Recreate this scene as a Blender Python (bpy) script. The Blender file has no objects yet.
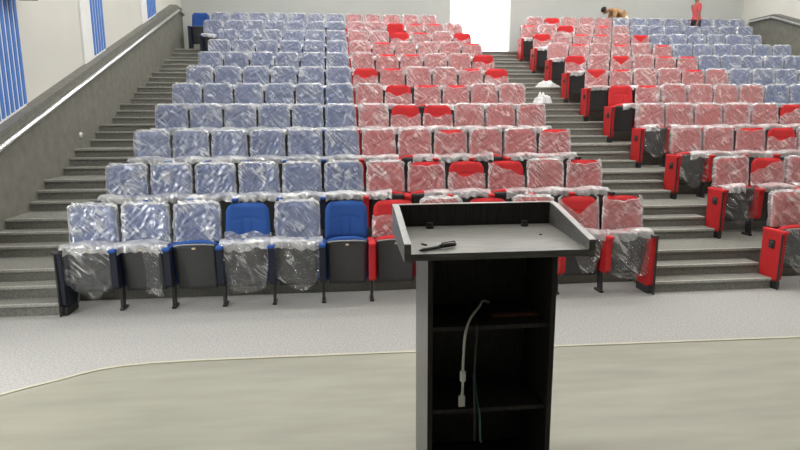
import bpy, math, random
from mathutils import Vector, Matrix, noise

# ---------------------------------------------------------------- layout constants (metres)
PITCH = 0.53                  # seat spacing
YB, S, R = 6.462, 1.1143, 0.3796   # first row seat backs, row depth, row rise
YP, TREAD = 6.690, 0.24       # front of the first tier, depth of one small aisle step
XL, XA, XC = -1.33, PITCH * 12, 7.93   # left parapet, right end of left block, start of right block
XRB = XC + PITCH * 12         # right end of right block
XRP = 15.66                   # right parapet face
WL, WR, WB, WF = -1.50, 15.86, 18.45, -4.0
CEIL = 7.6
STAGE = 0.20
COL = bpy.context.scene.collection


# ---------------------------------------------------------------- mesh helper
class MB:
    def __init__(self):
        self.v, self.f = [], []

    def add(self, vs, fs):
        o = len(self.v)
        self.v += [tuple(p) for p in vs]
        self.f += [tuple(i + o for i in f) for f in fs]

    def box(self, x0, x1, y0, y1, z0, z1):
        self.add([(x0, y0, z0), (x1, y0, z0), (x1, y1, z0), (x0, y1, z0), (x0, y0, z1), (x1, y0, z1), (x1, y1, z1), (x0, y1, z1)],
                 [(3, 2, 1, 0), (4, 5, 6, 7), (0, 1, 5, 4), (1, 2, 6, 5), (2, 3, 7, 6), (3, 0, 4, 7)])

    def prism(self, poly, a, b, axis='x'):
        n = len(poly)
        def P(t, q):
            return (t, q[0], q[1]) if axis == 'x' else ((q[0], t, q[1]) if axis == 'y' else (q[0], q[1], t))
        vs = [P(a, q) for q in poly] + [P(b, q) for q in poly]
        fs = [tuple(range(n)), tuple(range(2 * n - 1, n - 1, -1))]
        fs += [(i, i + n, (i + 1) % n + n, (i + 1) % n) for i in range(n)]
        self.add(vs, fs)

    def tube(self, pts, r, n=8):
        pts = [Vector(p) for p in pts]
        rr = r if isinstance(r, (list, tuple)) else [r] * len(pts)
        vs, fs = [], []
        for i, p in enumerate(pts):
            d = (pts[min(i + 1, len(pts) - 1)] - pts[max(i - 1, 0)]).normalized()
            a = d.cross(Vector((0.13, 1, 0.21))).normalized()
            b = d.cross(a)
            for k in range(n):
                t = 2 * math.pi * k / n
                vs.append(p + (a * math.cos(t) + b * math.sin(t)) * rr[i])
        for i in range(len(pts) - 1):
            for k in range(n):
                fs.append((i * n + k, i * n + (k + 1) % n, (i + 1) * n + (k + 1) % n, (i + 1) * n + k))
        fs.append(tuple(range(n)))
        fs.append(tuple((len(pts) - 1) * n + k for k in range(n - 1, -1, -1)))
        self.add(vs, fs)

    def grid(self, fn, nu, nv):
        vs = [fn(i / nu, j / nv) for j in range(nv + 1) for i in range(nu + 1)]
        w = nu + 1
        self.add(vs, [(j * w + i, j * w + i + 1, (j + 1) * w + i + 1, (j + 1) * w + i) for j in range(nv) for i in range(nu)])

    def mesh(self, name, mat, smooth=False, bevel=0, fix=True):
        me = bpy.data.meshes.new(name)
        me.from_pydata(self.v, [], self.f)
        me.validate()
        me.update()
        if fix or bevel:
            import bmesh
            bm = bmesh.new()
            bm.from_mesh(me)
            if smooth and fix:
                bmesh.ops.remove_doubles(bm, verts=bm.verts, dist=1e-5)
            bmesh.ops.recalc_face_normals(bm, faces=bm.faces)
            if bevel:
                bmesh.ops.bevel(bm, geom=list(bm.edges), offset=bevel, segments=2, profile=0.6, affect='EDGES', clamp_overlap=True)
            bm.to_mesh(me)
            bm.free()
        me.materials.append(mat)
        if smooth:
            me.shade_smooth()
        return me

    def build(self, name, mat, parent=None, **k):
        return link(name, self.mesh(name, mat, **k), parent)


def link(name, me, parent=None):
    o = bpy.data.objects.new(name, me)
    COL.objects.link(o)
    if parent:
        o.parent = parent
    return o


def empty(name, loc=(0, 0, 0)):
    o = bpy.data.objects.new(name, None)
    o.empty_display_size = 0.1
    o.location = loc
    COL.objects.link(o)
    return o


def tag(o, label=None, cat=None, group=None, kind=None):
    if label: o['label'] = label
    if cat: o['category'] = cat
    if group: o['group'] = group
    if kind: o['kind'] = kind
    return o


def copy_tree(o, parent=None):
    c = o.copy()
    COL.objects.link(c)
    c.parent = parent
    for ch in KIDS.get(o.name, []):
        copy_tree(ch, c)
    return c


KIDS = {}


# ---------------------------------------------------------------- materials
def material(name):
    m = bpy.data.materials.new(name)
    m.use_nodes = True
    nt = m.node_tree
    for n in list(nt.nodes):
        nt.nodes.remove(n)
    out = nt.nodes.new('ShaderNodeOutputMaterial')
    return m, nt, out


def N(nt, t, **k):
    n = nt.nodes.new(t)
    for a, v in k.items():
        if a in n.inputs:
            n.inputs[a].default_value = v
        else:
            setattr(n, a, v)
    return n


def simple(name, col, rough=0.6, spec=0.5, metal=0.0, noise_scale=0, amount=0.12, bump=0.0, stretch=(1, 1, 1), coat=0.0):
    m, nt, out = material(name)
    b = N(nt, 'ShaderNodeBsdfPrincipled')
    b.inputs['Base Color'].default_value = (*col, 1)
    b.inputs['Roughness'].default_value = rough
    b.inputs['Specular IOR Level'].default_value = spec
    b.inputs['Metallic'].default_value = metal
    b.inputs['Coat Weight'].default_value = coat
    nt.links.new(b.outputs[0], out.inputs[0])
    if noise_scale:
        tc = N(nt, 'ShaderNodeTexCoord')
        mp = N(nt, 'ShaderNodeMapping')
        mp.inputs['Scale'].default_value = stretch
        nt.links.new(tc.outputs['Object'], mp.inputs[0])
        nz = N(nt, 'ShaderNodeTexNoise')
        nz.inputs['Scale'].default_value = noise_scale
        nz.inputs['Detail'].default_value = 4
        nt.links.new(mp.outputs[0], nz.inputs['Vector'])
        rp = N(nt, 'ShaderNodeValToRGB')
        rp.color_ramp.elements[0].position = 0.3
        rp.color_ramp.elements[1].position = 0.7
        rp.color_ramp.elements[0].color = (*[c * (1 - amount) for c in col], 1)
        rp.color_ramp.elements[1].color = (*[min(1, c * (1 + amount)) for c in col], 1)
        nt.links.new(nz.outputs['Fac'], rp.inputs[0])
        nt.links.new(rp.outputs[0], b.inputs['Base Color'])
        if bump:
            bp = N(nt, 'ShaderNodeBump')
            bp.inputs['Strength'].default_value = bump
            bp.inputs['Distance'].default_value = 0.01
            nt.links.new(nz.outputs['Fac'], bp.inputs['Height'])
            nt.links.new(bp.outputs[0], b.inputs['Normal'])
    return m


def film(name, base, crease_glint, thr, gloss=0.10):
    """thin crinkled polythene: clear, hazy, with crease whitening and painted-in highlight streaks"""
    m, nt, out = material(name)
    L = nt.links.new
    tc = N(nt, 'ShaderNodeTexCoord')
    oi = N(nt, 'ShaderNodeObjectInfo')
    mul = N(nt, 'ShaderNodeMath', operation='MULTIPLY')
    mul.inputs[1].default_value = 37.0
    L(oi.outputs['Random'], mul.inputs[0])
    add = N(nt, 'ShaderNodeVectorMath', operation='ADD')
    L(tc.outputs['Object'], add.inputs[0])
    L(mul.outputs[0], add.inputs[1])

    def dot(vec):
        d = N(nt, 'ShaderNodeVectorMath', operation='DOT_PRODUCT')
        L(add.outputs[0], d.inputs[0])
        d.inputs[1].default_value = vec
        return d.outputs['Value']

    def ridged(ang, along, across, lo, hi):
        c, q = math.cos(math.radians(ang)), math.sin(math.radians(ang))
        cb = N(nt, 'ShaderNodeCombineXYZ')
        L(dot((c * along, along * .3, -q * along)), cb.inputs[0])
        L(dot((q * across, across * .3, c * across)), cb.inputs[1])
        L(mul.outputs[0], cb.inputs[2])
        nz = N(nt, 'ShaderNodeTexNoise')
        nz.inputs['Scale'].default_value = 1.0
        nz.inputs['Detail'].default_value = 1.5
        nz.inputs['Distortion'].default_value = 0.6
        L(cb.outputs[0], nz.inputs['Vector'])
        a = N(nt, 'ShaderNodeMath', operation='MULTIPLY_ADD')
        a.inputs[1].default_value = 2.0
        a.inputs[2].default_value = -1.0
        L(nz.outputs['Fac'], a.inputs[0])
        b = N(nt, 'ShaderNodeMath', operation='ABSOLUTE')
        L(a.outputs[0], b.inputs[0])
        r = N(nt, 'ShaderNodeMapRange')
        r.inputs['From Min'].default_value = hi
        r.inputs['From Max'].default_value = lo
        r.clamp = True
        L(b.outputs[0], r.inputs[0])
        return r.outputs[0]

    r1 = ridged(44, 2.0, 10.0, 0.0, thr)
    r2 = ridged(52, 3.5, 18.0, 0.0, thr * 0.7)
    # patches where the film clings (clear) or is slack (creased)
    nz = N(nt, 'ShaderNodeTexNoise')
    nz.inputs['Scale'].default_value = 5.5
    nz.inputs['Detail'].default_value = 1.5
    L(add.outputs[0], nz.inputs['Vector'])
    pr = N(nt, 'ShaderNodeMapRange')
    pr.inputs['From Min'].default_value = 0.47
    pr.inputs['From Max'].default_value = 0.62
    pr.inputs['To Min'].default_value = 0.12
    L(nz.outputs['Fac'], pr.inputs[0])
    mx = N(nt, 'ShaderNodeMath', operation='MAXIMUM')
    L(r1, mx.inputs[0])
    L(r2, mx.inputs[1])
    mm = N(nt, 'ShaderNodeMath', operation='MULTIPLY')
    L(mx.outputs[0], mm.inputs[0])
    L(pr.outputs[0], mm.inputs[1])
    fac = N(nt, 'ShaderNodeMath', operation='MULTIPLY_ADD')
    fac.inputs[1].default_value = crease_glint  # whiter streaks along the creases put highlights into the film's colour
    fac.inputs[2].default_value = base
    fac.use_clamp = True
    L(mm.outputs[0], fac.inputs[0])
    bp = N(nt, 'ShaderNodeBump')
    bp.inputs['Strength'].default_value = 0.9
    bp.inputs['Distance'].default_value = 0.02
    L(mx.outputs[0], bp.inputs['Height'])
    tr = N(nt, 'ShaderNodeBsdfTransparent')
    tr.inputs[0].default_value = (0.97, 0.975, 0.98, 1)
    df = N(nt, 'ShaderNodeBsdfDiffuse')
    df.inputs[0].default_value = (0.93, 0.94, 0.95, 1)
    tl = N(nt, 'ShaderNodeBsdfTranslucent')
    tl.inputs[0].default_value = (0.93, 0.94, 0.95, 1)
    md = N(nt, 'ShaderNodeMixShader')
    md.inputs[0].default_value = 0.42
    L(df.outputs[0], md.inputs[1])
    L(tl.outputs[0], md.inputs[2])
    gl = N(nt, 'ShaderNodeBsdfGlossy')
    gl.inputs['Roughness'].default_value = 0.22
    L(bp.outputs[0], gl.inputs['Normal'])
    m1 = N(nt, 'ShaderNodeMixShader')
    L(fac.outputs[0], m1.inputs[0])
    L(tr.outputs[0], m1.inputs[1])
    L(md.outputs[0], m1.inputs[2])
    m2 = N(nt, 'ShaderNodeMixShader')
    gf = N(nt, 'ShaderNodeMath', operation='MULTIPLY_ADD')
    gf.inputs[1].default_value = 0.34
    gf.inputs[2].default_value = gloss
    L(mm.outputs[0], gf.inputs[0])
    L(gf.outputs[0], m2.inputs[0])
    L(m1.outputs[0], m2.inputs[1])
    L(gl.outputs[0], m2.inputs[2])
    L(m2.outputs[0], out.inputs[0])
    return m


M = {}
M['blue'] = simple('blue_fabric', (0.028, 0.088, 0.31), 0.8, 0.2, noise_scale=120, amount=0.12, bump=0.15)
M['red'] = simple('red_fabric', (0.60, 0.036, 0.040), 0.8, 0.2, noise_scale=120, amount=0.12, bump=0.15)
M['black'] = simple('black_plastic', (0.030, 0.030, 0.031), 0.45, 0.4, noise_scale=60, amount=0.2, bump=0.05)
M['pan'] = simple('seat_pan_plastic', (0.045, 0.046, 0.047), 0.4, 0.5, noise_scale=60, amount=0.2, bump=0.05)
M['navy'] = simple('navy_panel', (0.016, 0.019, 0.032), 0.6, 0.3, noise_scale=80, amount=0.2)
M['redpanel'] = simple('red_panel', (0.50, 0.020, 0.022), 0.6, 0.3, noise_scale=80, amount=0.1)
M['brass'] = simple('pale_bumper', (0.55, 0.45, 0.30), 0.4, 0.5, noise_scale=40, amount=0.1)
M['grey'] = simple('grey_trim', (0.33, 0.33, 0.33), 0.4, 0.5, noise_scale=40, amount=0.1)
M['film'] = film('clear_film', 0.29, 0.85, 0.09, 0.13)
M['bunch'] = film('bunched_film', 0.40, 0.85, 0.30, 0.20)
M['rim'] = film('doubled_film', 0.30, 0.8, 0.22, 0.16)
M['drape'] = film('hanging_film', 0.05, 0.6, 0.09, 0.08)
M['scrap'] = film('crumpled_film', 0.75, 0.30, 0.40, 0.08)
M['wall_l'] = simple('cream_paint', (0.68, 0.67, 0.615), 0.7, 0.3, noise_scale=1.2, amount=0.03)
M['wall_b'] = simple('grey_paint', (0.47, 0.48, 0.46), 0.7, 0.3, noise_scale=1.2, amount=0.03)
M['ceil'] = simple('ceiling_paint', (0.75, 0.75, 0.73), 0.8, 0.2, noise_scale=2, amount=0.03)
M['carpet'] = simple('grey_carpet', (0.375, 0.372, 0.357), 0.95, 0.1, noise_scale=58, amount=0.20, bump=0.35)
M['steps'] = simple('step_carpet', (0.225, 0.223, 0.20), 0.95, 0.1, noise_scale=55, amount=0.25, bump=0.5)
M['tier'] = simple('tier_carpet', (0.14, 0.14, 0.135), 0.95, 0.1, noise_scale=55, amount=0.25, bump=0.5)
M['nosing'] = simple('pale_step_nosing', (0.40, 0.395, 0.36), 0.8, 0.2, noise_scale=40, amount=0.2)
M['parapet'] = simple('parapet_carpet', (0.20, 0.197, 0.17), 0.9, 0.15, noise_scale=6, amount=0.13, bump=0.1)
M['coping'] = simple('dark_coping', (0.17, 0.168, 0.15), 0.6, 0.3, noise_scale=12, amount=0.15)
M['rail'] = simple('steel_rail', (0.80, 0.80, 0.80), 0.28, 0.5, metal=0.85, noise_scale=20, amount=0.05)
M['vinyl'] = simple('stage_vinyl', (0.285, 0.280, 0.225), 0.42, 0.4, noise_scale=2.2, amount=0.14, stretch=(0.5, 2.4, 1))
M['strip'] = simple('edge_strip', (0.46, 0.44, 0.34), 0.4, 0.5, noise_scale=8, amount=0.06)
M['white'] = simple('white_paint', (0.85, 0.85, 0.84), 0.5, 0.4, noise_scale=5, amount=0.02)
M['slat'] = simple('blue_slat', (0.075, 0.21, 0.60), 0.55, 0.4, noise_scale=9, amount=0.08)
M['laminate'] = simple('black_woodgrain_laminate', (0.085, 0.084, 0.080), 0.36, 0.55, noise_scale=9, amount=0.45, bump=0.04, stretch=(1.2, 9, 9))
M['tray_glare'] = simple('glare_lightened_laminate', (0.25, 0.245, 0.225), 0.32, 0.6, noise_scale=9, amount=0.22, bump=0.03, stretch=(0.8, 9, 9))  # lectern laminate lightened, glare on the tray is put into its colour
M['lip'] = simple('grey_edge_highlight', (0.42, 0.42, 0.41), 0.35, 0.5, noise_scale=20, amount=0.08)  # pale strip painting the overhead highlight along the tray's top edges
M['inner_shade'] = simple('shade_darkened_laminate', (0.022, 0.020, 0.020), 0.6, 0.3, noise_scale=9, amount=0.4, stretch=(9, 9, 1))  # laminate darkened to paint shade inside the lectern and on its tray back
M['cable_w'] = simple('pale_cable', (0.55, 0.55, 0.52), 0.45, 0.4, noise_scale=30, amount=0.06)
M['cable_b'] = simple('black_cable', (0.02, 0.022, 0.022), 0.4, 0.5, noise_scale=30, amount=0.1)
M['cable_g'] = simple('green_cable', (0.05, 0.16, 0.12), 0.4, 0.5, noise_scale=30, amount=0.1)
M['brown'] = simple('reddish_brown_wood', (0.12, 0.045, 0.025), 0.5, 0.4, noise_scale=20, amount=0.25)
M['skin'] = simple('brown_skin', (0.30, 0.155, 0.085), 0.55, 0.4, noise_scale=12, amount=0.06)
M['hair'] = simple('black_hair', (0.012, 0.010, 0.009), 0.6, 0.4, noise_scale=80, amount=0.4, bump=0.4)
M['shirt_red'] = simple('red_shirt', (0.62, 0.10, 0.12), 0.85, 0.2, noise_scale=14, amount=0.1)
M['shirt_tan'] = simple('tan_shirt', (0.46, 0.27, 0.13), 0.85, 0.2, noise_scale=14, amount=0.12)
M['cream'] = simple('cream_cloth', (0.82, 0.78, 0.66), 0.85, 0.2, noise_scale=14, amount=0.05)
M['trouser'] = simple('dark_trousers', (0.03, 0.032, 0.045), 0.85, 0.2, noise_scale=14, amount=0.15)
M['eye'] = simple('eye_white', (0.8, 0.8, 0.78), 0.3, 0.5, noise_scale=10, amount=0.02)
m, nt, out = material('lamp_diffuser')
em = N(nt, 'ShaderNodeEmission')
em.inputs[0].default_value = (1.0, 0.985, 0.95, 1)
em.inputs[1].default_value = 46.0
nt.links.new(em.outputs[0], out.inputs[0])
M['lamp'] = m

# ---------------------------------------------------------------- the hall
b = MB(); b.box(WL - .2, WR + .2, WF - .2, WB + .2, -0.2, 0.0)
tag(b.build('floor', M['carpet']), kind='structure')
b = MB(); b.box(WL - .2, WR + .2, WF - .2, WB + .2, CEIL, CEIL + .2)
tag(b.build('ceiling', M['ceil']), kind='structure')
b = MB()
b.box(WL - .2, WL, WF, 2.4, 0, CEIL); b.box(WL - .2, WL, 4.6, WB, 0, CEIL); b.box(WL - .2, WL, 2.4, 4.6, 0, .9); b.box(WL - .2, WL, 2.4, 4.6, 3.4, CEIL)
tag(b.build('wall_left', M['wall_l']), kind='structure')
b = MB(); b.box(WR, WR + .2, WF, WB, 0, CEIL)
tag(b.build('wall_right', M['wall_l']), kind='structure')
b = MB(); b.box(WL - .2, WR + .2, WF - .2, WF, 0, CEIL)
tag(b.build('wall_front', M['parapet']), kind='structure')
DX0, DX1, DZ0, DZ1 = 6.36, 8.25, 10 * R, 10 * R + 2.35
b = MB()
b.box(WL - .2, DX0, WB, WB + .2, 0, CEIL); b.box(DX1, WR + .2, WB, WB + .2, 0, CEIL)
b.box(DX0, DX1, WB, WB + .2, 0, DZ0); b.box(DX0, DX1, WB, WB + .2, DZ1, CEIL)
tag(b.build('wall_back', M['wall_b']), kind='structure')
# open doorway to daylight
b = MB()
b.box(DX0, DX0 + .05, WB - .02, WB + .22, DZ0, DZ1); b.box(DX1 - .05, DX1, WB - .02, WB + .22, DZ0, DZ1); b.box(DX0, DX1, WB - .02, WB + .22, DZ1 - .05, DZ1)
tag(b.build('door_1', M['white'], bevel=0.004), kind='structure')
b = MB(); b.box(DX0 - 3, DX1 + 3, WB + .2, WB + 6, DZ0 - .15, DZ0 - .01)
tag(b.build('exterior_ground', M['white']), kind='structure')

b = MB()
for y0, y1 in ((2.4, 2.46), (3.47, 3.53), (4.54, 4.6)): b.box(WL - .12, WL - .06, y0, y1, .9, 3.4)
b.box(WL - .12, WL - .06, 2.4, 4.6, .9, .96); b.box(WL - .12, WL - .06, 2.4, 4.6, 3.34, 3.4); b.box(WL - .12, WL - .06, 2.4, 4.6, 2.1, 2.15)
tag(b.build('window_1', M['white']), kind='structure')
al = bpy.data.lights.new('window_daylight', 'AREA'); al.shape = 'RECTANGLE'; al.size = 2.5; al.size_y = 2.2; al.energy = 100; al.color = (1.0, 1.0, 1.0)
ao = bpy.data.objects.new('window_daylight', al); COL.objects.link(ao); ao.location = (WL - .35, 3.5, 2.15); ao.rotation_euler = (0, math.radians(-90), 0)

# stage in front, with a rounded corner
edge = [(WR - .01, 4.09), (6.61, 4.257), (4.56, 4.303), (3.28, 4.33), (2.12, 4.352), (1.75, 4.356), (1.40, 4.345), (1.22, 4.318), (1.07, 4.275), (0.95, 4.205), (0.84, 4.12), (0.69, 4.025), (0.55, 3.92), (0.38, 3.70), (0.24, 3.35), (0.15, 2.8), (0.11, 2.2), (0.10, WF + .02)]
poly = edge + [(WR - .01, WF + .02)]
b = MB(); b.prism(poly, 0.0, STAGE, 'z')
tag(b.build('stage_platform', M['vinyl']), kind='structure')
b = MB()
for (x0, y0), (x1, y1) in zip(edge[:-1], edge[1:]):
    d = Vector((x1 - x0, y1 - y0)).normalized(); n = Vector((-d.y, d.x)) * -1
    q = [(x0 + n.x * .012, y0 + n.y * .012), (x1 + n.x * .012, y1 + n.y * .012), (x1 - n.x * .018, y1 - n.y * .018), (x0 - n.x * .018, y0 - n.y * .018)]
    b.prism(q, STAGE - .03, STAGE + .006, 'z')
tag(b.build('trim_1', M['strip']), kind='structure')

# seating tiers, one step profile swept across the hall
def profile(ks):
    """ks: list of (y front, z top) ascending; adds a small nosing lip"""
    pts = []
    z = 0.0
    for y, zt in ks:
        pts += [(y, z), (y, zt - .03), (y - .018, zt - .03), (y - .018, zt)]
        z = zt
    return pts
tiers = [(YP + (n - 1) * S, n * R) for n in range(1, 11)]
pf = profile(tiers) + [(WB - .005, 10 * R), (WB - .005, 0)]
b = MB(); b.prism(pf, WL + .005, WR - .005)
tiersob = tag(b.build('seating_tiers', M['steps']), kind='structure')
b = MB()
for yf, zt in tiers: b.box(WL + .006, WR - .006, yf - .020, yf + .012, zt - .026, zt + .002)
b.build('nosing', M['nosing'], tiersob)
def aisle(x0, x1, front):
    b = MB(); e = MB()
    for n in range(0, 10):
        zb = n * R
        yf = YP + n * S
        for j, yy in ((1, yf - 2 * TREAD), (2, yf - TREAD)):
            z1 = zb + j * R / 3
            b.box(x0, x1, yy, yf + (-.02), zb + (.0 if j == 1 else R / 3), z1 - .028)
            b.box(x0, x1, yy - .016, yf - .02, z1 - .028, z1)
            e.box(x0 + .001, x1 - .001, yy - .018, yy + .012, z1 - .026, z1 + .002)
    o = b.build('aisle_steps', M['steps'])
    e.build('nosing', M['nosing'], o)
    return o
tag(aisle(XL, -0.055, 0), kind='structure')
tag(aisle(XA + .06, XC - .05, 0), kind='structure')
tag(aisle(XRB + .06, XRP, 0), kind='structure')

# parapets beside the outer aisles
G = R / S
def nose(y):
    return R + G * (y - YP)
def parapet(x0, x1, h, face, ytop, rail_h, side):
    y0 = 4.9
    zt = nose(ytop) + h
    yend = 17.80
    b = MB(); b.prism([(y0, 0), (yend, 0), (yend, zt - .06), (ytop, zt - .06), (y0, nose(y0) + h - .06)], x0, x1)
    root = b.build('parapet', M['parapet']); tag(root, kind='structure')
    b = MB(); b.prism([(y0 - .01, nose(y0) + h - .06), (ytop, zt - .06), (yend + .02, zt - .06), (yend + .02, zt), (ytop, zt), (y0 - .01, nose(y0) + h)], x0 - (.02 if side > 0 else 0), x1 + (0.02 if side < 0 else 0))
    b.build('coping', M['coping'], root)
    # steel handrail along the aisle side
    b = MB()
    xr = face + .035 * side
    zr = lambda y: nose(y) + rail_h
    pts = [(xr, y0, zr(y0)), (xr, ytop + .02, zr(ytop + .02)), (xr, ytop + .12, zr(ytop + .06)), (xr, yend - .06, zr(ytop + .06)), (xr, yend, zr(ytop + .06) - .05)]
    b.tube(pts, .036, 10)
    b.build('handrail', M['rail'], root, smooth=True)
    return root
parapet(WL, XL, 1.03, XL, 17.2, 0.88, 1)
parapet(XRP, WR, 1.10, XRP, 16.78, 1.00, -1)

# blue slatted panels on the left wall
for k, (ya, yb, n) in enumerate([(7.87, 8.95, 9), (11.52, 12.14, 5), (14.95, 15.68, 6)]):
    capz = lambda y: nose(y) + 1.035
    root = empty('slatted_panel', (WL + .004, ya, 0))
    tag(root, ['blue and white slatted wall panel nearest the front, above the left parapet', 'blue slatted wall panel in the middle of the left wall, white board beside it', 'blue slatted wall panel farthest up the left wall, near the back wall'][k], 'wall panel', 'blue slatted panels on the left wall')
    b = MB(); w0 = .38 if k else .1
    ya2 = ya - w0
    b.prism([(ya2 - ya, capz(ya2)), (yb - ya, capz(yb)), (yb - ya, 7.4), (ya2 - ya, 7.4)], 0.0, 0.03)
    b.build('backing_board', M['white'], root)
    b = MB(); st = (yb - ya) / n
    for i in range(n):
        s0 = ya + i * st + st * .42; s1 = ya + (i + 1) * st
        b.prism([(s0 - ya, capz(s0) + .04), (s1 - ya, capz(s1) + .04), (s1 - ya, 7.38), (s0 - ya, 7.38)], 0.03, 0.042)
    b.build('slats', M['slat'], root)

# small round light fitting on the parapet face, dark loudspeaker high on the left wall
root = empty('step_light', (XL, 10.27, 1.735))
tag(root, 'small round white step light on the left parapet beside the aisle steps', 'light')
b = MB(); b.tube([(0, 0, 0), (.02, 0, 0), (.03, 0, 0)], [.045, .045, .035], 16); b.build('housing', M['white'], root, smooth=True)
b = MB(); b.tube([(.028, 0, 0), (.034, 0, 0)], [.024, .02], 16); b.build('lens', M['grey'], root, smooth=True)
root = empty('wall_speaker', (WL, 8.72, 3.57))
tag(root, 'dark loudspeaker on a bracket high on the cream left wall, its bottom just in view', 'speaker')
b = MB(); b.box(.12, .36, -.17, .17, 0, .5); b.build('cabinet', M['black'], root, bevel=.01)
b = MB(); b.box(0, .13, -.03, .03, .2, .28); b.build('bracket', M['black'], root)

# ceiling lamps
protoL = empty('ceiling_light'); tag(protoL, 'long recessed ceiling light panel in the hall ceiling', 'light', 'ceiling lights over the hall')
b = MB(); b.box(-.64, .64, -.19, .19, -.03, 0); fr = b.build('frame', M['white'], protoL)
b = MB(); b.box(-.60, .60, -.15, .15, -.04, -.031); dfu = b.build('diffuser', M['lamp'], protoL)
KIDS[protoL.name] = [fr, dfu]
first = True
for iy in range(5):
    for ix in range(6):
        o = protoL if first else copy_tree(protoL)
        first = False
        o.location = (0.4 + ix * 2.75, 3.6 + iy * 3.2, CEIL)

# ---------------------------------------------------------------- seats
TOP = 1.055
def back_hw(z, w=.236, zt=TOP, r=.10, zb=.66):
    h = w
    if z > zt - r:
        h = w - r + math.sqrt(max(0, r * r - (z - (zt - r)) ** 2))
    if z < zb + .03:
        h -= .02 * (zb + .03 - z) / .03
    return h - .012 * max(0, (z - .8) / .25)
def back_y(u, z):
    """front surface of the backrest: leans back, hollow across"""
    return -.03 + (z - .66) * .09 - .028 * u * u
def zparam(v, zb=.66, zt=TOP):
    return zb + (zt - zb) * (1 - (1 - v) ** 1.35)
def backrest_mesh(mat):
    b = MB()
    def fr(i, j):
        u = i * 2 - 1
        z = zparam(j)
        edge = min(1 - abs(u), (TOP - z) / .2, (z - .66) / .2)
        pad = .028 * (1 - (1 - min(1, max(0, edge) / .28)) ** 2)
        g = 0
        x = u * back_hw(z)
        arc = .90 - 1.1 * x * x
        g += .009 * math.exp(-((z - arc) / .010) ** 2) * (abs(x) < .16)
        if z < arc:
            g += .008 * math.exp(-((abs(x) - .045) / .009) ** 2)
        return (x, back_y(u, z) - pad + g, z)
    def bk(i, j):
        u = 1 - i * 2
        z = zparam(j)
        return (u * back_hw(z), back_y(u, z) + .012, z)
    b.grid(fr, 40, 32); b.grid(bk, 12, 12)
    # rim
    rim = []
    for z in [zparam(j / 20) for j in range(21)]:
        rim.append((-1, z))
    for s in (-1, 1):
        b.grid(lambda i, j, s=s: (s * back_hw(zparam(j)), back_y(1, zparam(j)) + .012 * i, zparam(j)), 1, 20)
    b.grid(lambda i, j: ((i * 2 - 1) * back_hw(.66), back_y(i * 2 - 1, .66) + .012 * j, .66), 12, 1)
    b.grid(lambda i, j: ((i * 2 - 1) * back_hw(TOP), back_y(i * 2 - 1, TOP) + .012 * j, TOP), 12, 1)
    return b.mesh('backrest', mat, smooth=True)
def shell_mesh():
    b = MB()
    def bk(i, j):
        u = i * 2 - 1
        z = .34 + (TOP - .05 - .34) * j
        return (u * (.215 if z < .66 else min(.225, back_hw(z))), .03 + max(0, z - .66) * .09 + .02 * (1 - u * u) - .02, z)
    b.grid(bk, 10, 12)
    o = len(b.v)
    b.grid(lambda i, j: tuple(Vector(bk(1 - i, j)) + Vector((0, .022, 0))), 10, 12)
    return b.mesh('back_shell', M['black'], smooth=True)
def rbox(x0, x1, y0, y1, z0, z1, bev):
    b = MB(); b.box(x0, x1, y0, y1, z0, z1); return b
def seat_mesh(mat):
    """tipped-up cushion, its front edge uppermost"""
    b = MB()
    def f(i, j):
        a = 2 * math.pi * i
        u = j * 2 - 1
        k = 1 - abs(u) ** 8 * .35
        cy = -.150; cz = .468
        yy = .055 * k * (abs(math.cos(a)) ** .45) * (1 if math.cos(a) > 0 else -1)
        zz = (.242 - .012 * u * u * 1.0) * (abs(math.sin(a)) ** .45) * (1 if math.sin(a) > 0 else -1)
        zz = zz - (.03 * (abs(u) ** 3) if zz > 0 else 0)
        y, z = cy + yy - zz * .16, cz + zz
        return (u * .232, y, z)
    b.grid(f, 28, 16)
    n = 29
    b.f.append(tuple(range(n - 1))); b.f.append(tuple(range(16 * n + n - 2, 16 * n - 1, -1)))
    return b.mesh('seat', mat, smooth=True)
def pan_mesh():
    b = MB()
    def f(i, j):
        u = i * 2 - 1; z = .205 + .47 * j
        return (u * (.213 - .012 * (1 - j) ** 3), -.212 - (z - .45) * .17 - .012 * (1 - u * u), z)
    b.grid(f, 12, 12)
    b.grid(lambda i, j: tuple(Vector(f(1 - i, j)) + Vector((0, .035, 0))), 12, 12)
    for s in (0, 1):
        b.grid(lambda i, j, s=s: tuple(Vector(f(s, j)) + Vector((0, .035 * i, 0))), 1, 12)
        b.grid(lambda i, j, s=s: tuple(Vector(f(i, s)) + Vector((0, .035 * j, 0))), 12, 1)
    return b.mesh('seat_pan', M['pan'], smooth=True)
def lip_mesh():
    b = MB()
    pts = [(x, -.262 - .012 * (1 - (x / .213) ** 2), .682 - .018 * abs(x / .213) ** 3) for x in [(-.205 + .41 * i / 12) for i in range(13)]]
    b.tube(pts, .0065, 6)
    return b.mesh('pan_edge', M['grey'], smooth=True)
def bumper_mesh():
    b = MB(); b.box(-.018, .018, -.288, -.27, .632, .649); return b.mesh('bumper', M['brass'], bevel=.003)
def side_mesh(mat, x, w=.033, lo=.25):
    b = MB(); b.prism([(-.315, lo + .03), (-.33, .635), (-.02, .635), (-.02, lo + .05), (-.06, lo), (-.28, lo)], x - w, x + w)
    return b.mesh('side_panel', mat, bevel=.006)
def arm_mesh(x, mat, w=.036):
    b = MB(); b.box(x - w, x + w, -.362, -.01, .632, .664); return b.mesh('armrest', mat, bevel=.012)
def leg_mesh(x):
    b = MB(); b.prism([(-.19, .03), (-.16, .255), (-.07, .255), (-.10, .03)], x - .014, x + .014); return b.mesh('leg', M['black'], bevel=.003)
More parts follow.
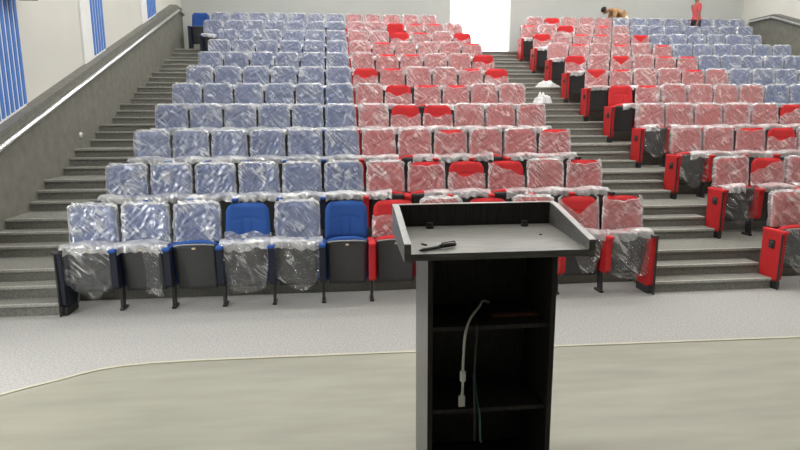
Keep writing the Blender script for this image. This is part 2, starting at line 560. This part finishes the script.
def foot_mesh(x):
    b = MB(); b.box(x - .022, x + .022, -.20, -.04, 0, .026); return b.mesh('foot', M['black'], bevel=.006)
def endplate_mesh(x, s):
    b = MB(); b.box(x, x + s * .010, -.235, -.145, .45, .545); b.tube([(x + s * .010, -.19, .497), (x + s * .022, -.19, .497)], [.034, .026], 14)
    return b.mesh('end_plate', M['black'])
def endframe_mesh(x, s):
    b = MB(); b.box(min(x + s * .012, x + s * .034), max(x + s * .016, x + s * .034), -.340, -.322, .0, .64); b.box(x - .03, x + .03, -.30, -.03, .0, .087); return b.mesh('end_frame', M['black'], bevel=.005)

ME = {}
for c in ('blue', 'red'):
    ME['back', c] = backrest_mesh(M[c]); ME['seat', c] = seat_mesh(M[c])
    for s in (-1, 1):
        ME['side', c, s] = side_mesh(M['navy' if c == 'blue' else 'redpanel'], s * PITCH / 2)
        ME['eside', c, s] = side_mesh(M['navy' if c == 'blue' else 'redpanel'], s * PITCH / 2, .033, .085)
ME['shell'] = shell_mesh(); ME['pan'] = pan_mesh(); ME['lip'] = lip_mesh(); ME['bumper'] = bumper_mesh()
for s in (-1, 1):
    for c, mm_ in (('blue', M['blue']), ('red', M['red']), ('black', M['black'])): ME['arm', c, s] = arm_mesh(s * PITCH / 2, mm_)
    ME['leg', s] = leg_mesh(s * PITCH / 2); ME['foot', s] = foot_mesh(s * PITCH / 2)
    ME['plate', s] = endplate_mesh(s * (PITCH / 2 + .033), s); ME['eframe', s] = endframe_mesh(s * PITCH / 2, s)

def wr(x, z, seed, amp=1.0):
    """crinkle height of the film"""
    p = Vector((x * 5 + z * 4 + seed * 7.3, (z - x) * 16, seed * 3.1))
    a = 1 - abs(noise.noise(p)) * 2.2
    p2 = Vector((x * 14 + seed, z * 18 - x * 10, seed * 1.7))
    c = 1 - abs(noise.noise(p2)) * 2
    return amp * (.016 * max(0, a) ** 2 + .009 * max(0, c))
def topline(style, seed):
    rnd = random.Random(seed * 17 + 3)
    t = rnd.uniform(-.03, .03)
    if style == 'small': return lambda u: 1.0 - .16 * (1 - abs(u) ** 3) - t * u * .8 + .02 * math.sin(9 * u + seed)
    if style == 'half': return lambda u: .52 + .10 * abs(u) ** 3 + .06 * math.sin(5 * u + seed * 2) + t * u
    if style == 'vee': return lambda u: 1.02 - .50 * max(0, 1 - abs(u - t) ** 1.6) + .03 * math.sin(8 * u + seed)
    if style == 'slant': return lambda u: .93 - .26 * (u + 1) * .9 + .03 * math.sin(7 * u) if seed % 2 else .93 + .0 - .26 * (1 - u) * .9 + .03 * math.sin(7 * u)
    if style == 'bunch': return lambda u: .20 + .05 * math.sin(6 * u)
    return None
def wrap_back_mesh(style, seed):
    rnd = random.Random(seed)
    zb, zt = .675, TOP + .018
    tl = topline(style, seed)
    e1, e2 = rnd.uniform(0, .03), rnd.uniform(0, .03)
    def hw(z, s):
        h = .249 - .010 * max(0, (z - .8) / .25)
        r = .05
        if z > zt - r: h = h - r + math.sqrt(max(0, r * r - (z - zt + r) ** 2))
        return h + (e1 if s < 0 else e2) * max(0, (z - 1.0) / .07) * .6 + .012 * noise.noise(Vector((seed * 5.1 + s, z * 14, 0)))
    b = MB()
    def fr(i, j):
        u = i * 2 - 1
        top = 1.0 if tl is None else max(.1, min(1.0, tl(u)))
        v = j * top
        z = zb + (zt - zb) * v
        x = u * hw(z, u)
        edge = min((1 - abs(u)) / .2, 1)
        y = back_y(u, z) - .036 - wr(x, z, seed) * (.4 + .6 * edge)
        y += .03 * (1 - edge) ** 2
        z2 = z + (.010 * noise.noise(Vector((x * 16, seed * 2.2, 5))) if j == 1 else 0)
        return (x, y, z2)
    b.grid(fr, 30, 26)
    if tl is None:
        # folded over the top and down behind
        def ov(i, j):
            u = i * 2 - 1
            x, y, z = fr(i, 1)
            a = j * math.pi / 2
            back = .075
            dz = .018 * math.sin(min(1, j * 2.5) * math.pi) - (max(0, j - .4) * .14)
            return (x * (1 - .03 * j), y + back * min(1, j * 1.8) + .008 * noise.noise(Vector((x * 18, j * 3, seed))), z + dz + .010 * noise.noise(Vector((x * 20, j * 4 + 3, seed))))
        b.grid(ov, 30, 8)
        for s in (0, 1):
            b.grid(lambda i, j, s=s: (fr(s, j)[0] + .0, fr(s, j)[1] + .055 * i, fr(s, j)[2]), 3, 20)
    nf = len(b.f)
    if True:
        path = [(-1, j / 26) for j in range(27)] + ([(-1 + 2 * i / 24, 1) for i in range(1, 24)] if tl is None or style == 'small' else []) + ([(1, 1 - j / 26) for j in range(27)])
        if tl is not None and style != 'small': segs = [path[:27], path[27:]]
        else: segs = [path]
        for sg in segs:
            n = len(sg) - 1
            def rim(i, j, sg=sg, n=n):
                u, v = sg[min(n, round(i * n))]
                cx, cy, cz = fr((u + 1) / 2, v)
                wd = .004 + max(0, .012 + .030 * noise.noise(Vector((i * 9 + seed * 3, 1, 2))))
                k = 1 - j * wd / .25
                cz0 = (zb + zt) / 2
                a = j * math.pi
                nx = (cx * k, cz0 + (cz - cz0) * (1 - j * wd / .2))
                return (nx[0], cy - .006 - .012 * math.sin(a) - .006 * noise.noise(Vector((i * 40 + seed, j * 4, 3))), nx[1] + .004 * noise.noise(Vector((i * 30, j * 3, seed))))
            b.grid(rim, n, 4)
    me = b.mesh('plastic_wrap', M['film'], smooth=True, fix=False)
    me.materials.append(M['rim'])
    for k, pl in enumerate(me.polygons):
        if k >= nf: pl.material_index = 1
    return me
def wrap_seat_mesh(seed, partial=False):
    """film bunched over the top edge of the tipped-up seat"""
    b = MB()
    rnd = random.Random(seed)
    ph = rnd.uniform(0, 6)
    def f(i, j):
        u = i * 2 - 1
        if partial: u = u * .62 + (-.4 if seed % 2 else .4)
        a = math.pi * (1.12 * j - .06)
        n1 = noise.noise(Vector((u * 3.5 + seed * 4, j * 2.5, 1.3)))
        n2 = noise.noise(Vector((u * 9 + j * 6 + seed, j * 6 - u * 5, 7.3)))
        r = 1 + .22 * n1 + .16 * n2
        y = -.195 - math.cos(a) * .092 * r
        z = .668 + math.sin(a) * .050 * r - .008 * abs(u) ** 3 + .010 * math.sin(u * 3 + ph)
        if j < .12: z -= .045 + .03 * n1
        if j > .9: z -= .03
        return (u * .270, y, z)
    b.grid(f, 36, 16)
    return b.mesh('seat_wrap', M['bunch'], smooth=True, fix=False)
def drape_mesh(kind, seed):
    """film hanging in front of the tipped-up seat"""
    b = MB()
    def f(i, j):
        u = i * 2 - 1
        v = j
        if kind == 'full': x = u * (.245 - .015 * v); L = .46 + .05 * math.sin(u * 3 + seed) - .06 * abs(u) ** 3
        elif kind == 'right': x = .10 + u * (.10 - .035 * math.sin(v * 3)) + .02 * v; L = .50 + .03 * u
        elif kind == 'vee': x = u * (.235 - .17 * v) + .04 * v; L = .42
        elif kind == 'wide': x = u * (.25 - .05 * v); L = .50 - .05 * u * u
        z = .680 - L * v
        p = Vector((x * 11 + seed * 3, z * 3 - x * 4, seed))
        fold = .030 * noise.noise(p) + .018 * (1 - abs(noise.noise(Vector((x * 26, z * 9 + x * 12, seed)))) * 2)
        y = -.300 - .02 * v - fold * (.35 + .8 * v) + .03 * v
        return (x, min(y, -.285 + .06 * v), z)
    b.grid(f, 34, 34)
    return b.mesh('hanging_wrap', M['drape'], smooth=True, fix=False)
for k in range(7): ME['w', 'full', k] = wrap_back_mesh('full', k + 1)
for st in ('small', 'half', 'vee', 'slant', 'bunch'):
    for k in range(2): ME['w', st, k] = wrap_back_mesh(st, k + 11)
for k in range(4): ME['sw', k] = wrap_seat_mesh(k + 2)
for k in range(2): ME['sp', k] = wrap_seat_mesh(k + 2, True)
for k, kd in enumerate(('full', 'right', 'vee', 'wide')): ME['d', kd] = drape_mesh(kd, k + 1)

ORD = ['first', 'second', 'third', 'fourth', 'fifth', 'sixth', 'seventh', 'eighth', 'ninth', 'tenth', 'eleventh', 'twelfth', 'thirteenth', 'fourteenth']
STATE = {'full': 'wrapped', 'small': 'nearly wrapped', 'half': 'half-unwrapped', 'vee': 'half-unwrapped', 'slant': 'loosely wrapped', 'bunch': 'partly unwrapped', None: 'bare'}
rng = random.Random(5)

def seat(row, i, color, style, drape=None, seat_wrap='full', left_end=False, right_end=False, x0=0.0, block='left', order=0, variant=None):
    x = x0 + (i + .5) * PITCH
    z = row * R + (.0 if row else .045)
    z = row * R
    root = empty('auditorium_seat', (x, YB + row * S, z))
    root.scale = (1, 1, 1.045 if row == 0 else 1.0)
    def part(name, me, parent=root, scale=None):
        return link(name, me, parent)
    bk = part('backrest', ME['back', color]); part('back_shell', ME['shell'])
    st = part('seat', ME['seat', color])
    pn = part('seat_pan', ME['pan'], root)
    if row == 0:
        part('pan_edge', ME['lip'], pn); part('bumper', ME['bumper'], pn)
    sides = [-1] + ([1] if right_end else [])
    for s in sides:
        is_end = (s < 0 and left_end) or (s > 0 and right_end)
        sp = part('side_panel', ME['eside' if is_end else 'side', color, s])
        part('armrest', ME['arm', 'black' if (is_end and block == 'left' and row < 9) else color, s])
        lg = part('leg', ME['leg', s]); part('foot', ME['foot', s], lg)
        if (s < 0 and left_end) or (s > 0 and right_end):
            part('end_plate', ME['plate', s], sp); part('end_frame', ME['eframe', s], sp)
    if style:
        k = rng.randrange(7) if style == 'full' else (rng.randrange(2) if variant is None else variant)
        part('plastic_wrap', ME['w', style, k])
    if seat_wrap == 'full':
        part('seat_wrap', ME['sw', rng.randrange(4)])
    elif seat_wrap == 'part':
        part('seat_wrap', ME['sp', rng.randrange(2)])
    if drape:
        part('hanging_wrap', ME['d', drape])
    rown = 'front row' if row == 0 else ('back row' if row == 10 else '%s row up' % ORD[row])
    ref = 'left aisle' if block == 'left' else 'centre aisle'
    tag(root, '%s %s seat, %s block, %s, %s from the %s' % (STATE[style], color, block, rown, ORD[order], ref), 'seat', '%s seats in the %s block' % (color, block))
    return root

styles_left = {
    1: {7: 'small', 8: 'half', 9: 'slant', 11: 'small'},
    2: {8: 'small', 11: 'small'},
    3: {7: 'half', 8: 'half'},
    4: {7: 'half', 8: 'small', 9: 'small'},
    5: {6: 'half', 7: 'small', 10: 'small', 11: 'half'},
    6: {7: 'small', 8: 'small', 11: 'half'},
    7: {7: 'small', 11: 'small'},
    8: {8: 'half', 9: 'small', 11: 'half'},
    9: {8: None, 9: 'small', 10: 'small'},
    10: {-2: None},
}
# front row, seat by seat: back wrap, hanging film, seat wrap
front = {0: ('full', 'full', 'full'), 1: ('full', 'right', 'full'), 2: ('full', None, None), 3: ('bunch', 'wide', 'full'), 4: ('full', 'full', 'full'), 5: (None, None, None),
         6: ('half', None, None), 7: ('full', None, 'part'), 8: (None, None, None), 9: ('full', 'full', 'full'), 10: ('vee', 'vee', 'full'), 11: ('small', 'wide', 'full')}
for i in range(12):
    w, d, sw = front[i]
    seat(0, i, 'blue' if i < 6 else 'red', w, d, sw, i == 0, i == 11, order=i, variant=0)
for row in range(1, 11):
    lo, hi = {9: (-1, 12), 10: (-2, 11)}.get(row, (0, 12))
    for i in range(lo, hi):
        stl = styles_left.get(row, {}).get(i, 'full')
        sw = 'full' if stl is not None and not (row == 1 and i in (6, 9)) else None
        if row == 1 and i in (6, 9): sw = 'part'
        if sw == 'full' and i >= 6 and rng.random() < .35: sw = 'part'
        seat(row, i, 'blue' if i < 6 else 'red', stl, None, sw, i == lo, i == hi - 1, order=i - lo)
styles_right = {
    1: {1: 'slant'}, 2: {2: 'small', 3: 'half'}, 3: {5: 'slant'}, 4: {0: None, 1: 'small'}, 5: {0: 'vee', 1: 'small', 4: 'small'},
    6: {0: 'half', 2: 'vee', 4: 'small', 5: 'small'}, 7: {1: 'small', 3: 'small', 5: 'small'}, 8: {0: 'half', 2: 'small', 3: 'small', 5: 'vee'},
    9: {0: 'small', 2: 'half', 4: 'small'}, 10: {2: 'half'},
}
for row in range(0, 11):
    lo, hi = {9: (0, 13), 10: (1, 14)}.get(row, (0, 12))
    vis = {0: 5, 1: 6, 2: 8, 3: 9, 4: 10, 5: 12, 6: 12}.get(row, hi)
    for i in range(lo, min(hi, vis)):
        stl = styles_right.get(row, {}).get(i, 'full')
        seat(row, i, 'red' if i < 6 else 'blue', stl, 'full' if i == lo and row in (0, 1, 2, 3) else None, 'full' if i > lo or row > 4 else (None if row == 0 else 'part'), i == lo, i == hi - 1, x0=XC, block='right', order=i - lo)

# ---------------------------------------------------------------- lectern
LX, LY, LW, LD = 3.526, 2.467, 0.860, 0.532
lec = empty('lectern', (LX, LY, STAGE))
tag(lec, 'black woodgrain open-backed lectern with a raised-edge tray, standing on the stage', 'lectern')
z = lambda h: h - STAGE
T = .024
bu, b0, b1 = .307, .119, .52
TF, TB = 1.400, 1.432           # tray underside heights, front and back
for s in (-1, 1):
    xa, xb = (-bu, -bu + T) if s < 0 else (bu - T, bu)
    b = MB(); b.prism([(b0, 0), (b1, 0), (b1, z(TB) - .002), (b0, z(TF) + .005)], xa, xb)
    me = b.mesh('side_panel', M['laminate'], fix=False); me.materials.append(M['inner_shade'])
    for k, pl in enumerate(me.polygons): pl.material_index = 0 if k == (0 if s < 0 else 1) else 1  # only the outer face skips the painted shade
    link('side_panel', me, lec)
b = MB(); b.box(-bu + T, bu - T, b1 - T, b1, 0.0, z(TB) - .004); b.build('back_panel', M['inner_shade'], lec)
b = MB(); b.box(-bu + T, bu - T, b0 + .01, b1 - T, 0.01, 0.03); b.build('bottom_panel', M['inner_shade'], lec)
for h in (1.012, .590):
    b = MB(); b.box(-bu + T, bu - T, b0 + .03, b1 - T, z(h), z(h) + .020); b.build('shelf', M['inner_shade'], lec)
# tray
def ty(v): return TF + (TB - TF) * v / LD
b = MB(); b.prism([(0, z(TF)), (LD, z(TB)), (LD, z(TB) + .024), (0, z(TF) + .024)], -LW / 2 + .03, LW / 2 - .03); b.build('tray', M['tray_glare'], lec)
b = MB(); b.box(-LW / 2 + .03, LW / 2 - .03, -.004, 0, z(TF) - .004, z(TF) + .026); b.build('front_edge', M['laminate'], lec)
ZF, ZBK = 1.468, 1.566
for s in (-1, 1):
    xa, xb = (-LW / 2, -LW / 2 + .03) if s < 0 else (LW / 2 - .03, LW / 2)
    b = MB(); b.prism([(-.004, z(TF) - .01), (LD, z(TB) - .01), (LD, z(ZBK)), (.46, z(ZBK) - .004), (-.004, z(ZF))], xa, xb); sp = b.build('tray_side', M['laminate'], lec)
    b = MB(); b.prism([(-.004, z(ZF)), (.46, z(ZBK) - .004), (LD, z(ZBK)), (LD, z(ZBK) + .003), (.46, z(ZBK)), (-.004, z(ZF) + .004)], xa, xb); b.build('edge_highlight', M['lip'], sp)
b = MB(); b.box(-LW / 2 + .03, LW / 2 - .03, LD - .03, LD, z(TB) - .01, z(ZBK)); tb = b.build('tray_back', M['inner_shade'], lec)
b = MB(); b.box(-LW / 2 + .03, LW / 2 - .03, LD - .03, LD, z(ZBK), z(ZBK) + .003); b.build('edge_highlight', M['lip'], tb)
for xx in (-.245, .252):
    b = MB(); yy = LD - .075
    b.tube([(xx, yy, z(ty(yy)) + .024), (xx, yy, z(ty(yy)) + .036)], .020, 14); b.tube([(xx, yy, z(ty(yy)) + .036), (xx, yy, z(ty(yy)) + .052)], [.012, .017], 12)
    b.build('knob', M['black'], lec)

# things on and in the lectern
tz = lambda y: ty(y - LY) + .024
a, c = Vector((3.165, 2.505, 0)), Vector((3.345, 2.575, 0))
pen = empty('pen', (a.x, a.y, tz(a.y)))
tag(pen, 'black pen with a thick cap lying at the front left corner of the lectern tray', 'pen')
d = (c - a); d.z = (tz(c.y) - tz(a.y)); L = d.length; d.normalize()
P = lambda t, r: tuple(d * (L * t) + Vector((0, 0, r)))
b = MB(); b.tube([P(0, .006), P(.05, .007), P(.1, .008), P(.55, .009)], [.002, .005, .007, .008], 10); b.build('barrel', M['black'], pen, smooth=True)
b = MB(); b.tube([P(.55, .012), P(.95, .012), P(1.0, .012)], [.0095, .0095, .006], 10); cp = b.build('cap', M['black'], pen, smooth=True)
b = MB(); b.tube([P(.98, .022), P(.95, .027), P(.6, .025)], .003, 6); b.build('clip', M['black'], cp)
b = MB(); b.tube([(3.195, 2.625, tz(2.625) + .004), (3.215, 2.600, tz(2.60) + .004)], .004, 8)
tag(b.build('plastic_chip', M['black']), 'tiny dark plastic chip on the lectern tray behind the long pen', 'plastic chip')
b = MB(); b.tube([(3.80, 2.74, tz(2.74)), (3.80, 2.74, tz(2.74) + .005)], [.008, .006], 10)
tag(b.build('screw', M['black']), 'small dark screw head on the right side of the lectern tray', 'screw')

def smoothpath(pts, n=8):
    out = []
    P_ = [Vector(p) for p in pts]
    for i in range(len(P_) - 1):
        p0, p1, p2, p3 = P_[max(i - 1, 0)], P_[i], P_[i + 1], P_[min(i + 2, len(P_) - 1)]
        for k in range(n):
            t = k / n
            out.append(.5 * ((2 * p1) + (p2 - p0) * t + (2 * p0 - 5 * p1 + 4 * p2 - p3) * t * t + (3 * p1 - p0 - 3 * p2 + p3) * t ** 3))
    out.append(P_[-1])
    return out
cab = empty('video_cable', (3.40, 2.60, 1.036))
tag(cab, 'pale grey video cable with a ferrite bead hanging over the upper lectern shelf', 'cable')
Q = lambda x, y, zz: (x - 3.40, y - 2.60, zz - 1.036)
b = MB(); b.tube(smoothpath([Q(3.60, 2.93, 1.043), Q(3.55, 2.86, 1.075), Q(3.50, 2.74, 1.085), Q(3.435, 2.65, 1.055), Q(3.40, 2.596, 1.0), Q(3.392, 2.590, .90), Q(3.390, 2.592, .82)]), .0065, 8); b.build('lead', M['cable_w'], cab, smooth=True)
b = MB(); b.tube([Q(3.390, 2.592, .82), Q(3.390, 2.592, .815), Q(3.391, 2.592, .77), Q(3.391, 2.592, .765)], [.010, .015, .015, .010], 12); b.build('ferrite_bead', M['cable_w'], cab, smooth=True)
b = MB(); b.tube([Q(3.391, 2.592, .77), Q(3.390, 2.592, .71), Q(3.387, 2.592, .69)], [.0065, .0065, .008], 8); b.box(*[v for v in (3.372 - 3.4, 3.402 - 3.4, -.014, .004)], .638 - 1.036, .69 - 1.036); b.build('plug', M['cable_w'], cab, bevel=0)
b = MB(); b.tube(smoothpath([(3.52, 2.95, .618), (3.50, 2.80, .70), (3.478, 2.66, .64), (3.478, 2.598, .58), (3.485, 2.60, .45), (3.50, 2.63, .425)]), .005, 8)
tag(b.build('network_cable', M['cable_g'], smooth=True), 'thin green cable hanging over the lower lectern shelf', 'cable')
b = MB(); b.tube(smoothpath([(3.50, 2.95, 1.04), (3.475, 2.80, 1.06), (3.462, 2.66, 1.045), (3.455, 2.60, 1.0), (3.447, 2.598, .80), (3.450, 2.60, .66), (3.455, 2.60, .55), (3.465, 2.64, .425)]), .006, 8)
tag(b.build('power_cable', M['cable_b'], smooth=True), 'black cable hanging down inside the lectern beside the pale cable', 'cable')
b = MB(); b.prism([(2.72, 1.032), (2.76, 1.032), (2.76, 1.044), (2.72, 1.044)], 3.56, 3.80)
o = b.build('wooden_strip', M['brown'], bevel=.002); tag(o, 'thin reddish-brown wooden strip lying on the upper lectern shelf', 'strip')

# ---------------------------------------------------------------- film scraps on the aisle steps
def scrap(loc, w, d, h, seed, label):
    b = MB()
    def f(i, j):
        u, v = i * 2 - 1, j * 2 - 1
        r = math.hypot(u, v)
        k = noise.noise(Vector((u * 2.2 + seed, v * 2.2, seed))) * .5 + noise.noise(Vector((u * 5 + seed, v * 5, 2))) * .35
        zz = max(.004, h * (max(0, 1 - r * r) ** .7) * (.75 + k * 1.3) + .012 * abs(k))
        q = 1 + .25 * noise.noise(Vector((math.atan2(v, u) * 1.3 + seed, 3, 1)))
        return (u * w * q, v * d * q, zz)
    b.grid(f, 22, 22)
    o = b.build('plastic_scrap', M['scrap'], smooth=True, fix=False)
    o.location = loc
    tag(o, label, 'plastic scrap', 'white plastic scraps on the centre aisle steps')
def step_z(y):
    zz = 0
    for n in range(0, 10):
        for j, yy in ((1, YP + n * S - 2 * TREAD), (2, YP + n * S - TREAD), (3, YP + n * S)):
            if y >= yy: zz = n * R + j * R / 3
    return zz
scrap((7.78, 13.70, step_z(13.70)), .30, .20, .17, 3, 'upper crumpled white plastic scrap on the centre aisle steps')
scrap((7.32, 12.85 - .17, step_z(12.68)), .22, .09, .22, 8, 'lower crumpled white plastic scrap on the centre aisle steps')

# ---------------------------------------------------------------- people
def skin_mesh(name, chains, mat, parent, sub=2, root_first=True):
    """chains: lists of (point, radius); points shared between chains are welded"""
    vs, rad, es, idx = [], [], [], {}
    for ch in chains:
        prev = None
        for p, r in ch:
            key = tuple(round(q, 4) for q in p)
            if key not in idx:
                idx[key] = len(vs); vs.append(p); rad.append(r if isinstance(r, tuple) else (r, r))
            k = idx[key]
            if prev is not None and prev != k: es.append((prev, k))
            prev = k
    me = bpy.data.meshes.new(name); me.from_pydata(vs, es, [])
    me.materials.append(mat)
    o = link(name, me, parent)
    md = o.modifiers.new('s', 'SKIN'); md.use_smooth_shade = True
    for k, sv in enumerate(me.skin_vertices[0].data):
        sv.radius = rad[k]; sv.use_root = (k == 0)
    m2 = o.modifiers.new('d', 'SUBSURF'); m2.levels = sub; m2.render_levels = sub
    return o

def hand(chains, wrist, elbow, side, scale=1.0):
    w = Vector(wrist); d = (w - Vector(elbow)).normalized()
    up = Vector((0, 0, 1)) if abs(d.z) < .8 else Vector((1, 0, 0))
    a = d.cross(up).normalized() * side; nrm = a.cross(d).normalized()
    palm = w + d * .05
    chains.append([(tuple(w), .024), (tuple(palm), (.034, .018))])
    for k, (off, ln) in enumerate(((-.026, .070), (-.009, .080), (.009, .075), (.026, .058))):
        r0 = palm + d * .035 + a * off
        p1 = r0 + d * ln * .45 + nrm * -.008; p2 = p1 + d * ln * .3 + nrm * -.018; p3 = p2 + d * ln * .2 + nrm * -.02
        chains.append([(tuple(palm), (.034, .018)), (tuple(r0), .010), (tuple(p1), .009), (tuple(p2), .0085), (tuple(p3), .007)])
    t1 = w + d * .03 - a * .032; t2 = t1 + d * .03 - a * .02; t3 = t2 + d * .03 - a * .004
    chains.append([(tuple(palm), (.034, .018)), (tuple(t1), .012), (tuple(t2), .010), (tuple(t3), .008)])

def person(loc, J, shirt, trousers, label, facing, bent=False, slim=1.0):
    root = empty('person', loc)
    tag(root, label, 'person')
    V3 = {k: Vector(v) for k, v in J.items()}
    t = lambda k: tuple(V3[k])
    ch = []
    ch.append([(t('pelvis'), (.15, .11)), (t('waist'), (.13, .095)), (t('chest'), (.155, .11)), (t('neckbase'), .065), (t('neck'), .052), (t('jaw'), (.062, .075)), (t('head'), (.078, .092)), (t('crown'), (.055, .065))])
    for s in ('l', 'r'):
        ch.append([(t('pelvis'), (.15, .11)), (t('hip' + s), .088), (t('knee' + s), .058), (t('ankle' + s), .040), (t('toe' + s), (.042, .028))])
        ch.append([(t('chest'), (.155, .11)), (t('sh' + s), .052), (t('el' + s), .038), (t('wr' + s), .026)])
        hand(ch, t('wr' + s), t('el' + s), 1 if s == 'l' else -1)
    ch[0] = [(p, (r[0] * slim, r[1] * slim) if isinstance(r, tuple) and p != t('head') and p != t('crown') and p != t('jaw') else r) for p, r in ch[0]]
    skin_mesh('body', ch, M['skin'], root)
    g = .012
    sc = [[(t('waist'), (.155 * slim, .12)), (t('chest'), (.17 * slim, .125)), (tuple(V3['chest'].lerp(V3['neckbase'], .6)), .09 * slim)], [(t('waist'), (.155 * slim, .12)), (tuple(V3['waist'].lerp(V3['pelvis'], .6 if not bent else .1)), (.165, .13))]]
    for s in ('l', 'r'):
        sc.append([(t('chest'), (.17 * slim, .125)), (t('sh' + s), .068), (tuple(V3['sh' + s].lerp(V3['el' + s], .7)), .056)])
    skin_mesh('shirt', sc, shirt, root)
    tc = [[(tuple(V3['pelvis'].lerp(V3['waist'], .5 if not bent else .95)), (.158, .12) if not bent else (.17, .135)), (t('pelvis'), (.168, .13))]]
    for s in ('l', 'r'):
        tc.append([(t('pelvis'), (.168, .13)), (t('hip' + s), .105), (t('knee' + s), .076), (tuple(V3['knee' + s].lerp(V3['ankle' + s], .92)), .066)])
        sh = MB(); tp, ak = V3['toe' + s], V3['ankle' + s]
        dd = (tp - ak); dd.z = 0; dd.normalize()
        sh.tube([tuple(ak - dd * .06 + Vector((0, 0, -.045))), tuple(ak + Vector((0, 0, -.03))), tuple(tp + Vector((0, 0, 0))), tuple(tp + dd * .05)], [.034, .048, .044, .026], 12)
        sh.build('shoe', M['black'], root, smooth=True)
    skin_mesh('trousers', tc, trousers, root)
    # hair and face
    up = (V3['crown'] - V3['jaw']).normalized(); f = Vector(facing); f = (f - up * f.dot(up)).normalized(); r = up.cross(f)
    H = V3['head']
    hb = MB()
    def hf(i, j):
        a = 2 * math.pi * i; e = math.pi / 2 - j * 1.75
        d = r * (math.cos(a) * math.cos(e)) + f * (math.sin(a) * math.cos(e)) + up * math.sin(e)
        front = max(0, d.dot(f))
        k = 1.0 + .04 * noise.noise(d * 9)
        rad = (.093 if d.dot(up) > -.1 else .088) * k
        c = H + up * .020 - f * .012
        if front > .35 and d.dot(up) < .38: rad *= .80
        return tuple(c + Vector(d) * rad * 1.06)
    hb.grid(hf, 28, 16); hb.build('hair', M['hair'], root, smooth=True)
    fb = MB()
    n0 = H + f * .078 + up * .004
    fb.tube([tuple(n0 + up * .012), tuple(n0 + f * .022 - up * .022), tuple(n0 - up * .034)], [.007, .013, .008], 8)
    fb.build('nose', M['skin'], root, smooth=True)
    mb = MB(); q = H + f * .080 - up * .058
    mb.tube([tuple(q - r * .024 - f * .005), tuple(q + f * .004), tuple(q + r * .024 - f * .005)], [.004, .008, .004], 8); mb.build('mouth', M['brown'], root, smooth=True)
    for s in (-1, 1):
        e = H + f * .074 + r * s * .030 + up * .010
        eb = MB(); eb.tube([tuple(e), tuple(e + f * .010)], [.013, .009], 10); eo = eb.build('eye', M['eye'], root)
        pb = MB(); pb.tube([tuple(e + f * .010), tuple(e + f * .012)], [.006, .005], 8); pb.build('pupil', M['black'], eo)
        cb = MB(); c0 = H + r * s * .082 - f * .005
        cb.tube([tuple(c0 - up * .028), tuple(c0 + r * s * .014), tuple(c0 + up * .026)], [.008, .016, .010], 8); cb.build('ear', M['skin'], root, smooth=True)
    return root

# standing side-on between the ninth and tenth rows, looking to the left
FZ = 10 * R
person((13.38, 16.97, FZ), dict(
    pelvis=(0, 0, .90), waist=(0, 0, 1.05), chest=(.005, 0, 1.28), neckbase=(0, 0, 1.43), neck=(-.01, 0, 1.48), jaw=(-.035, 0, 1.53), head=(-.03, 0, 1.60), crown=(-.02, 0, 1.66),
    hipl=(0, -.08, .84), kneel=(-.01, -.08, .47), anklel=(.01, -.08, .09), toel=(-.12, -.08, .035),
    hipr=(0, .08, .84), kneer=(.0, .08, .47), ankler=(.02, .08, .09), toer=(-.11, .08, .035),
    shl=(0, -.13, 1.36), ell=(.0, -.14, 1.08), wrl=(-.05, -.14, .86), shr=(0, .16, 1.36), elr=(.02, .165, 1.08), wrr=(-.05, .155, .86)),
    M['shirt_red'], M['trouser'], 'person in a red shirt standing side-on behind the blue seats near the top', (-1, 0, 0), slim=.74)
# bent over behind the last row
person((11.70, 18.02, FZ + .0), dict(
    pelvis=(.03, 0, 1.15), waist=(-.14, 0, 1.26), chest=(-.32, 0, 1.33), neckbase=(-.48, 0, 1.37), neck=(-.54, -.01, 1.37), jaw=(-.60, -.02, 1.32), head=(-.66, -.03, 1.35), crown=(-.72, -.035, 1.365),
    hipl=(.03, -.08, 1.04), kneel=(-.04, -.09, .50), anklel=(.04, -.09, .09), toel=(-.10, -.09, .035),
    hipr=(.03, .08, 1.04), kneer=(-.02, .09, .50), ankler=(.08, .09, .09), toer=(-.06, .09, .035),
    shl=(-.38, -.16, 1.31), ell=(-.42, -.18, 1.03), wrl=(-.50, -.14, .82), shr=(-.38, .15, 1.31), elr=(-.42, .17, 1.03), wrr=(-.52, .13, .82)),
    M['shirt_tan'], M['cream'], 'person in a tan top and cream trousers bending over behind the last row', (-.35, 0, -1), True)

# ---------------------------------------------------------------- light from outside the doorway
w = bpy.data.worlds.new('daylight'); bpy.context.scene.world = w
w.use_nodes = True
bg = w.node_tree.nodes['Background']
bg.inputs[0].default_value = (1.0, 1.0, 1.0, 1); bg.inputs[1].default_value = 7.0

# ---------------------------------------------------------------- camera
cam = bpy.data.cameras.new('camera'); co = bpy.data.objects.new('camera', cam); COL.objects.link(co)
cam.sensor_width = 36.0; cam.lens = 590.0 / 800.0 * 36.0; cam.clip_end = 200
pit, yaw, roll = 0.1819, 0.1086, -0.0040
fw = Vector((math.sin(yaw) * math.cos(pit), math.cos(yaw) * math.cos(pit), -math.sin(pit)))
rt = Vector((math.cos(yaw), -math.sin(yaw), 0)); upv = rt.cross(fw)
cr, sr = math.cos(roll), math.sin(roll)
rx = rt * cr + upv * sr * 1.0
ux = upv * cr - rt * sr
mat = Matrix((rx, ux, -fw)).transposed().to_4x4()
mat.translation = Vector((2.8092, 0, 2.0127))
co.matrix_world = mat
sc = bpy.context.scene
sc.camera = co
sc.view_settings.view_transform = 'Standard'
sc.view_settings.look = 'None'
sc.view_settings.gamma = 1.0
sc.view_settings.use_curve_mapping = False
sc.view_settings.exposure = 0.08
sc.cycles.transparent_max_bounces = 16
